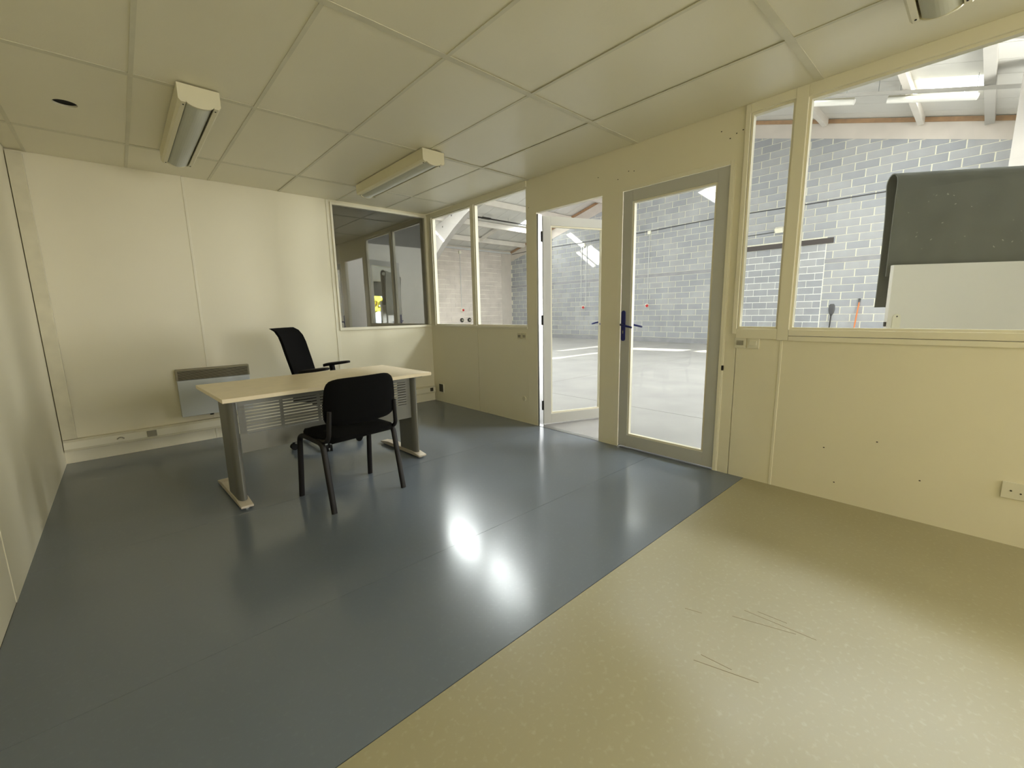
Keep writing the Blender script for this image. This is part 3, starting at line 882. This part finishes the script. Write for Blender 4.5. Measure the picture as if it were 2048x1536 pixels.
# yard beyond: ground, sunlit shrub, parked car
struct(B(-6, 16, -32, RY0-0.15, -0.1, -0.02).build('ground_yard', 'asphalt'), 'asphalt yard outside the warehouse')
rb = random.Random(3)
mb = MB()
for k in range(420):
    a = rb.uniform(0, 2*PI); rr = rb.uniform(0.2, 1.0)**0.5*2.6
    p = Vector((8.1+rr*math.cos(a)*1.25, -19+rr*math.sin(a)*0.5, 0.15+rb.random()*3.4*(1-0.2*rr/2.6)))
    d1 = Vector((rb.gauss(0, 1), rb.gauss(0, 1), rb.gauss(0, 1))).normalized(); d2_ = d1.orthogonal().normalized()
    mb.obox(p, (d1, d2_, d1.cross(d2_)), (0.26, 0.16, 0.01))
sh = thing('yellow_shrub', 'yellow-green shrub in the yard, seen only in the window reflection', 'shrub', (0, 0, 0))
mb.build('foliage', 'leaf_yellow', sh)
MB().tube([(8.1, -19, -0.03), (8.1, -19, 2.2)], 0.12, 8).build('stem', 'timber', sh)
cr = thing('parked_car', 'light blue car parked in the yard, seen only in the window reflection', 'car', (7.2, -15.4, -0.02))
MB().prism([(-2.0, 0.3), (-2.05, 0.65), (-1.9, 0.85), (-1.0, 0.95), (-0.4, 1.38), (0.9, 1.42), (1.6, 0.98), (2.05, 0.9), (2.1, 0.3)], 1, -0.85, 0.85).build('body', 'car_blue', cr, bevel=0.05)
for xx in (-1.3, 1.3):
    for yy in (-0.8, 0.8):
        MB().tube([(xx, yy-0.1, 0.32), (xx, yy+0.1, 0.32)], 0.32, 18).build('wheel', 'tyre', cr)
MB().prism([(-0.85, 0.98), (-0.38, 1.32), (0.8, 1.36), (1.3, 1.0)], 1, 0.845, 0.856).build('side_window', 'pane_clear', cr)

# ---- unseen end wall beyond the office, added to go with its fill lamp
we = sroot('wall_end', 'translucent cladding of the far end of the hall')
for k in range(11):
    ya = RY0 + k*1.755; yb = ya+1.745
    MB().prism([(ya, -0.1), (yb, -0.1), (yb, roof_z(yb)), ] + ([(RY, RZ)] if ya < RY < yb else []) + [(ya, roof_z(ya))], 0, -4.55, -4.52).build('cladding_sheet', 'roof_sheet', we)

# ---- roof: separate sheets on both slopes, with translucent ones
def roof(name, ya, yb, lights, label):
    root = sroot(name, label)
    x = 0.12-0.7*9
    edges = []
    e = 9.22
    while e > -5: e -= 0.7
    while e < GX+0.3:
        edges.append(e); e += 0.7
    y0, y1 = min(ya, yb), max(ya, yb)
    for a in edges:
        b = a+0.7
        cuts = [(c, d) for (xa, xb, c, d) in lights if abs(xa-a) < 0.36]
        cuts.sort()
        segs = []; cur = y0
        for c, d in cuts:
            if c > cur: segs.append((cur, c, 0))
            segs.append((c, d, 1)); cur = d
        segs.append((cur, y1, 0))
        for (c, d, s_) in segs:
            zc, zd = roof_z(c), roof_z(d)
            MB().prism([(c, zc), (d, zd), (d, zd+(0.008 if s_ else 0.05)), (c, zc+(0.008 if s_ else 0.05))], 0, a+0.006, b-0.006).build('roof_light' if s_ else 'roof_sheet', 'rooflight' if s_ else 'roof_sheet', root)
        MB().prism([(y0, roof_z(y0)+0.012), (y1, roof_z(y1)+0.012), (y1, roof_z(y1)+0.04), (y0, roof_z(y0)+0.04)], 0, a-0.008, a+0.008).build('sheet_joint', 'wall_grey', root)
    return root
roof('roof_left', RY, SY+0.2, [(9.92, 10.62, 7.9, 8.75), (10.62, 11.3, 8.05, 8.35), (9.92, 10.62, 2.7, 3.5), (3.62, 4.32, 2.2, 9.5)] + [(9.22-0.7*k, 0, 8.78, 8.98) for k in range(11, 16)] + [(9.22-0.7*k, 0, 9.75, 9.9) for k in range(5, 11)], 'left slope of the pale sheet warehouse roof')  # long strip and slits added out of view for hall light, floor streaks
roof('roof_right', RY0-0.2, RY, [(9.22, 9.92, -4.70, -3.76), (9.22, 9.92, -2.2, -1.64), (3.62, 4.32, -6.6, -0.5)], 'right slope of the pale sheet warehouse roof')  # long strip added out of view to brighten the hall
# purlins along x
pr = sroot('beam_purlins', 'whitewashed purlins carrying the warehouse roof')
for y in (-6.4, -4.73, -3.58, -1.62, 2.5, 4.1, 5.75, 7.38, 8.9, 10.25):
    big = y == -4.73  # large purlin is in shade; its grey puts that into the colour
    hw = 0.075 if big else 0.055
    z = roof_z(y)-0.015
    # rounded end where the purlin meets the gable
    poly = [(0.1, z), (GX-0.03, z), (GX-0.03, z-0.10), (GX-0.12, z-0.20), (0.1, z-0.20)]
    MB().prism([(p[0], p[1]) for p in poly], 1, y-hw, y+hw).build('purlin', 'purlin_grey' if big else 'purlin_white', pr)
# short rafter props on the left slope
MB().obox((9.0, 9.55, roof_z(9.55)-0.14), ((0, 1, -SL), (1, 0, 0), (0, SL, 1)), (0.68, 0.05, 0.06)).build('strut', 'purlin_white', pr)
# ---- portal frame
PX = 6.3
pf = sroot('beam_portal', 'curved grey portal frame under the warehouse roof')
out_l = [(SY-0.02, 0.0), (SY-0.02, 4.0), (10.2, roof_z(10.2)-0.22), (RY, RZ-0.24)]
in_l = [(RY, 6.42), (3.0, 5.88), (5.0, 5.33), (6.4, 4.93), (7.48, 4.59), (8.2, 4.24), (9.0, 3.78), (9.7, 3.28), (10.3, 2.70), (10.62, 2.1), (10.78, 1.3), (10.85, 0.0)]
MB().prism(out_l+in_l, 0, PX-0.11, PX+0.11).build('portal_half', 'portal_grey', pf)
mir = lambda p: (2*RY-p[0], p[1])
rp = [(RY, RZ-0.24), (RY0+0.02, roof_z(RY0)-0.24), (RY0+0.02, 0.0), (-7.5, 0.0), (-7.45, 2.0), (-7.1, 2.9), (-6.3, 3.9), (-5.4, 4.62), (-4.0, 5.2), (-2.5, 5.6), (RY, 6.42)]
MB().prism(rp, 0, PX-0.11, PX+0.11).build('portal_half', 'portal_grey', pf)
for (yy, zz) in ((8.3, 4.7), (8.9, 4.4), (7.9, 5.0)):
    MB().tube([(PX-0.115, yy, zz), (PX-0.105, yy, zz)], 0.03, 10).build('bolt_head', 'dark_metal', pf)
# steel column at the far right
sct = sroot('column_steel', 'pale steel column near the right end of the block wall')
mb = MB()
mb.box(8.55, 8.57, -5.38, -5.12, 0, roof_z(-5.2)-0.05); mb.box(8.83, 8.85, -5.38, -5.12, 0, roof_z(-5.2)-0.05); mb.box(8.57, 8.83, -5.26, -5.24, 0, roof_z(-5.2)-0.05)
mb.build('column_shaft', 'portal_grey', sct)
B(8.5, 8.9, -5.42, -5.08, -0.004, 0.015).build('base_plate', 'dark_metal', sct)

# ---- batten lights and rail under the right roof slope
def batten(ya, yb, label):
    r = thing('batten_light', label, 'strip light', (9.43, (ya+yb)/2, roof_z((ya+yb)/2)-0.30), 0, 'batten lights under the hall roof')
    L = abs(yb-ya)/2; ax = Vector((0, 1, SR)).normalized()
    MB().tube([-ax*L, -ax*L*0.98, ax*L*0.98, ax*L], [0.035, 0.06, 0.06, 0.035], 14).build('tube_cover', 'wall_white', r, smooth=True)
    MB().obox((0, 0, 0.065), (ax, (1, 0, 0), ax.cross(Vector((1, 0, 0)))), (L*0.97, 0.03, 0.02)).build('housing', 'plastic_grey', r)
    for s_ in (-0.7, 0.7):
        MB().tube([ax*L*s_+Vector((0, 0, 0.07)), ax*L*s_+Vector((0, 0, 0.285))], 0.006, 6).build('hanger', 'steel', r)
    return r
batten(-3.2, -4.62, 'white tube light hanging below the larger roof light, nearer the column')
batten(-1.55, -2.70, 'white tube light hanging below the smaller roof light')
rl = thing('cable_rail', 'thin grey cable rail hung under the right roof slope', 'rail', (9.06, -3.9, roof_z(-3.9)-0.27))
ax = Vector((0, 1, SR)).normalized()
MB().obox((0, 0, 0), (ax, (1, 0, 0), ax.cross(Vector((1, 0, 0)))), (2.6, 0.02, 0.03)).build('rail', 'purlin_grey', rl)
for s_ in (-2.2, -0.7, 0.8, 2.3):
    MB().tube([ax*s_, ax*s_+Vector((0, 0, 0.26))], 0.006, 6).build('hanger', 'steel', rl)
rl2 = thing('cable_rail', 'dark cable rail along the left roof slope behind the portal frame', 'rail', (9.0, 8.35, roof_z(8.35)-0.16))
B(-2.5, 2.6, -0.02, 0.02, -0.02, 0.025).build('rail', 'dark_metal', rl2)
for s_ in (-2, 0, 2):
    MB().tube([(s_, 0, 0.02), (s_, 0, 0.155)], 0.006, 6).build('hanger', 'steel', rl2)
B(-1.35, -0.95, -0.06, 0.06, -0.025, 0.035).build('junction_plate', 'dark_metal', rl2)

# ---- conduits, cables, sockets on the hall walls
cb = tag(MB().tube([(GX-0.022, SY-0.1, 4.05), (GX-0.022, 9.6, 4.09), (GX-0.022, 6.0, 4.06), (GX-0.022, 3.6, 4.07), (GX-0.022, 1.1, 4.13), (GX-0.022, -1.0, 4.09), (GX-0.022, -3.0, 4.08), (GX-0.022, -7.5, 4.10)], 0.014, 8).build('wall_cable', 'cable', None, smooth=True), 'dark cable strung along the grey block wall', 'cable')
def drop(x, y, z0, z1, normal, label, double=False):
    r = thing('conduit_drop', label, 'socket', (x, y, z0), 0, 'conduits with red sockets')
    nx, ny = normal
    ox, oy = nx*0.02, ny*0.02
    tx, ty = -ny, nx
    offs = (-0.13, 0.13) if double else (0.0,)
    for q in offs:
        MB().tube([(ox+tx*q, oy+ty*q, 0.08), (ox+tx*q, oy+ty*q, z1-z0-0.05)], 0.013, 8).build('conduit', 'conduit', r, smooth=True)
    MB().obox((nx*0.03, ny*0.03, z1-z0), ((tx, ty, 0), (nx, ny, 0), (0, 0, 1)), (0.06, 0.03, 0.06)).build('junction_box', 'plastic_white', r)
    so = MB().obox((nx*0.04, ny*0.04, 0.03), ((tx, ty, 0), (nx, ny, 0), (0, 0, 1)), (0.055, 0.04, 0.065)).build('socket_box', 'plastic_white', r)
    MB().tube([(nx*0.07+tx*0.03, ny*0.07+ty*0.03, 0.03), (nx*0.11+tx*0.03, ny*0.11+ty*0.03, 0.01)], 0.05, 14).build('plug', 'socket_red', so, smooth=True)
    return r
drop(GX-0.011, 3.60, 1.33, 4.02, (-1, 0), 'single conduit with red socket on the grey wall, seen through the closed door')
drop(GX-0.011, 6.65, 1.33, 3.95, (-1, 0), 'double conduit with red socket on the grey wall, seen through the open door', True)
drop(8.63, SY-0.017, 1.32, 3.93, (0, -1), 'conduit with red socket on the beige side wall')
for xx, lb in ((8.62, 'dark round wall valve under the red socket on the beige wall'), (9.05, 'dark round wall valve right of the other on the beige wall')):
    r = thing('wall_valve', lb, 'valve', (xx, SY-0.018, 0.88), 0, 'valves on the beige wall')
    MB().tube([(0, 0, 0), (0, -0.03, 0)], 0.10, 16).build('flange', 'dark_metal', r)
    MB().tube([(0, -0.03, 0), (0, -0.07, 0)], 0.045, 12).build('cap', 'plastic_grey', r)
tag(MB().tube([(4.0, SY-0.07, 4.10), (GX-0.1, SY-0.07, 4.10)], 0.045, 10).build('eaves_pipe', 'conduit', None, smooth=True), 'pale pipe running under the eaves of the beige wall', 'pipe')
fl_ = thing('flood_lamp', 'small white flood lamp on the block wall above the lintel', 'lamp', (GX-0.011, -0.72, 3.47))
MB().obox((-0.12, 0, 0), ((0.8, 0, 0.5), (0, 1, 0), (-0.5, 0, 0.8)), (0.05, 0.10, 0.07)).build('head', 'plastic_white', fl_)
MB().tube([(0, 0, -0.02), (-0.1, 0, 0)], 0.018, 8).build('bracket', 'dark_metal', fl_)
MB().tube([(-0.01, 0.02, -0.03), (-0.012, 0.6, -0.04), (-0.012, 1.2, -0.06)], 0.010, 6).build('lead', 'cable', fl_)

# ---- tools leaning on the block wall
br = thing('long_paddle', 'dark long-handled paddle leaning on the block wall', 'tool', (GX-0.22, -2.18, -0.004))
MB().tube([(0, 0, 0), (0.19, 0.0, 0.98)], 0.016, 8).build('handle', 'dark_metal', br, smooth=True)
MB().tube([(0.185, 0, 0.95), (0.19, 0, 1.0), (0.193, 0, 1.10), (0.195, 0, 1.22), (0.197, 0, 1.27)], [0.02, 0.05, 0.075, 0.07, 0.04], 12, flat=0.2, ref=(0, 1, 0)).build('blade', 'cable', br, smooth=True)
br = thing('orange_handle_tool', 'thin orange-handled tool leaning on the block wall', 'tool', (GX-0.25, -2.72, -0.004))
MB().tube([(0, 0, 0), (0.215, -0.06, 1.3)], 0.016, 8).build('handle', 'orange_stick', br, smooth=True)
MB().tube([(0.215, -0.06, 1.3), (0.225, -0.062, 1.40)], 0.024, 8).build('grip', 'cable', br, smooth=True)

# ---- felt drape on its rail and the white panel in front, just outside the wide window
ang = math.atan2(-0.77, 0.63)
fd = thing('felt_drape', 'dark grey felt sheet folded over a rail behind the white panel', 'felt sheet', (1.52, -4.555, 0), ang)
# local +x along the panel, -y towards the office
LP = [(0.0, 1.44), (0.0, 1.7), (-0.002, 1.95), (-0.006, 2.08)]
for k in range(11):
    a = PI*k/10
    LP.append((0.056-0.064*math.cos(a), 2.165+0.080*math.sin(a)))
LP += [(0.105, 2.06), (0.092, 1.90), (0.085, 1.6), (0.085, 1.35), (0.088, 1.19)]
def felt(u, v, side):
    i = v*(len(LP)-1); j = min(int(i), len(LP)-2); t_ = i-j
    p0, p1 = Vector(LP[j]), Vector(LP[j+1])
    p = p0*(1-t_)+p1*t_
    dd = (p1-p0).normalized(); nn = Vector((-dd.y, dd.x))
    wob = 0.006*math.sin(u*9+v*3)
    q = p + nn*(0.005 if side else -0.005)
    return (u*1.75, q.x + wob*(1 if v < 0.5 else -1)*0.5, q.y)
MB().grid(felt, 20, 60).build('sheet', 'felt', fd, smooth=True)
rg = random.Random(5)
mb = MB()
for k in range(40):
    a, z = rg.uniform(0.1, 1.0), rg.uniform(1.62, 2.08)
    s_ = rg.uniform(0.001, 0.0035)
    mb.obox((a, -0.0085, z), ((1, 0, rg.uniform(-1, 1)), (0, 1, 0), (0, 0, 1)), (s_*2.2, 0.0006, s_))
mb.build('lint_specks', 'felt_fluff', fd)['kind'] = 'stuff'
rs = thing('rail_stand', 'plain metal rail stand holding up the felt', 'stand', (1.52, -4.555, 0), ang)
MB().tube([(0.06, 0.05, 2.165), (1.75, 0.05, 2.165)], 0.04, 12).build('rail', 'steel', rs, smooth=True)
for xx in (0.2, 1.6):
    MB().tube([(xx, 0.045, 0.0), (xx, 0.045, 2.13)], 0.022, 10).build('post', 'steel', rs, smooth=True)
    B(xx-0.2, xx+0.2, -0.005, 0.095, -0.004, 0.02).build('foot', 'steel', rs)
wpn = thing('white_panel', 'large smooth white panel standing in front of the felt', 'panel', (1.52, -4.555, 0), ang)
B(0.012, 1.8, -0.065, -0.025, 0.02, 1.525).build('board', 'panel_white', wpn, bevel=0.004)
for xx in (0.25, 1.5):
    B(xx-0.03, xx+0.03, -0.25, -0.01, -0.004, 0.02).build('foot', 'steel', wpn, bevel=0.004)
pl = [(0.045+0.03*math.cos(PI*k/10)+0.03, 1.105+0.03*math.sin(PI*k/10)) for k in range(11)] + [(0.045, 1.02), (0.105, 1.02)]
MB().prism(pl, 1, -0.071, -0.065).build('latch_plate', 'plastic_white', wpn, bevel=0.002)
MB().tube([(0.075, -0.074, 1.115), (0.075, -0.068, 1.115)], 0.006, 10).build('screw', 'dark_metal', wpn)
B(0.004, 0.012, -0.055, -0.035, 1.035, 1.07).build('hinge_tab', 'dark_metal', wpn)
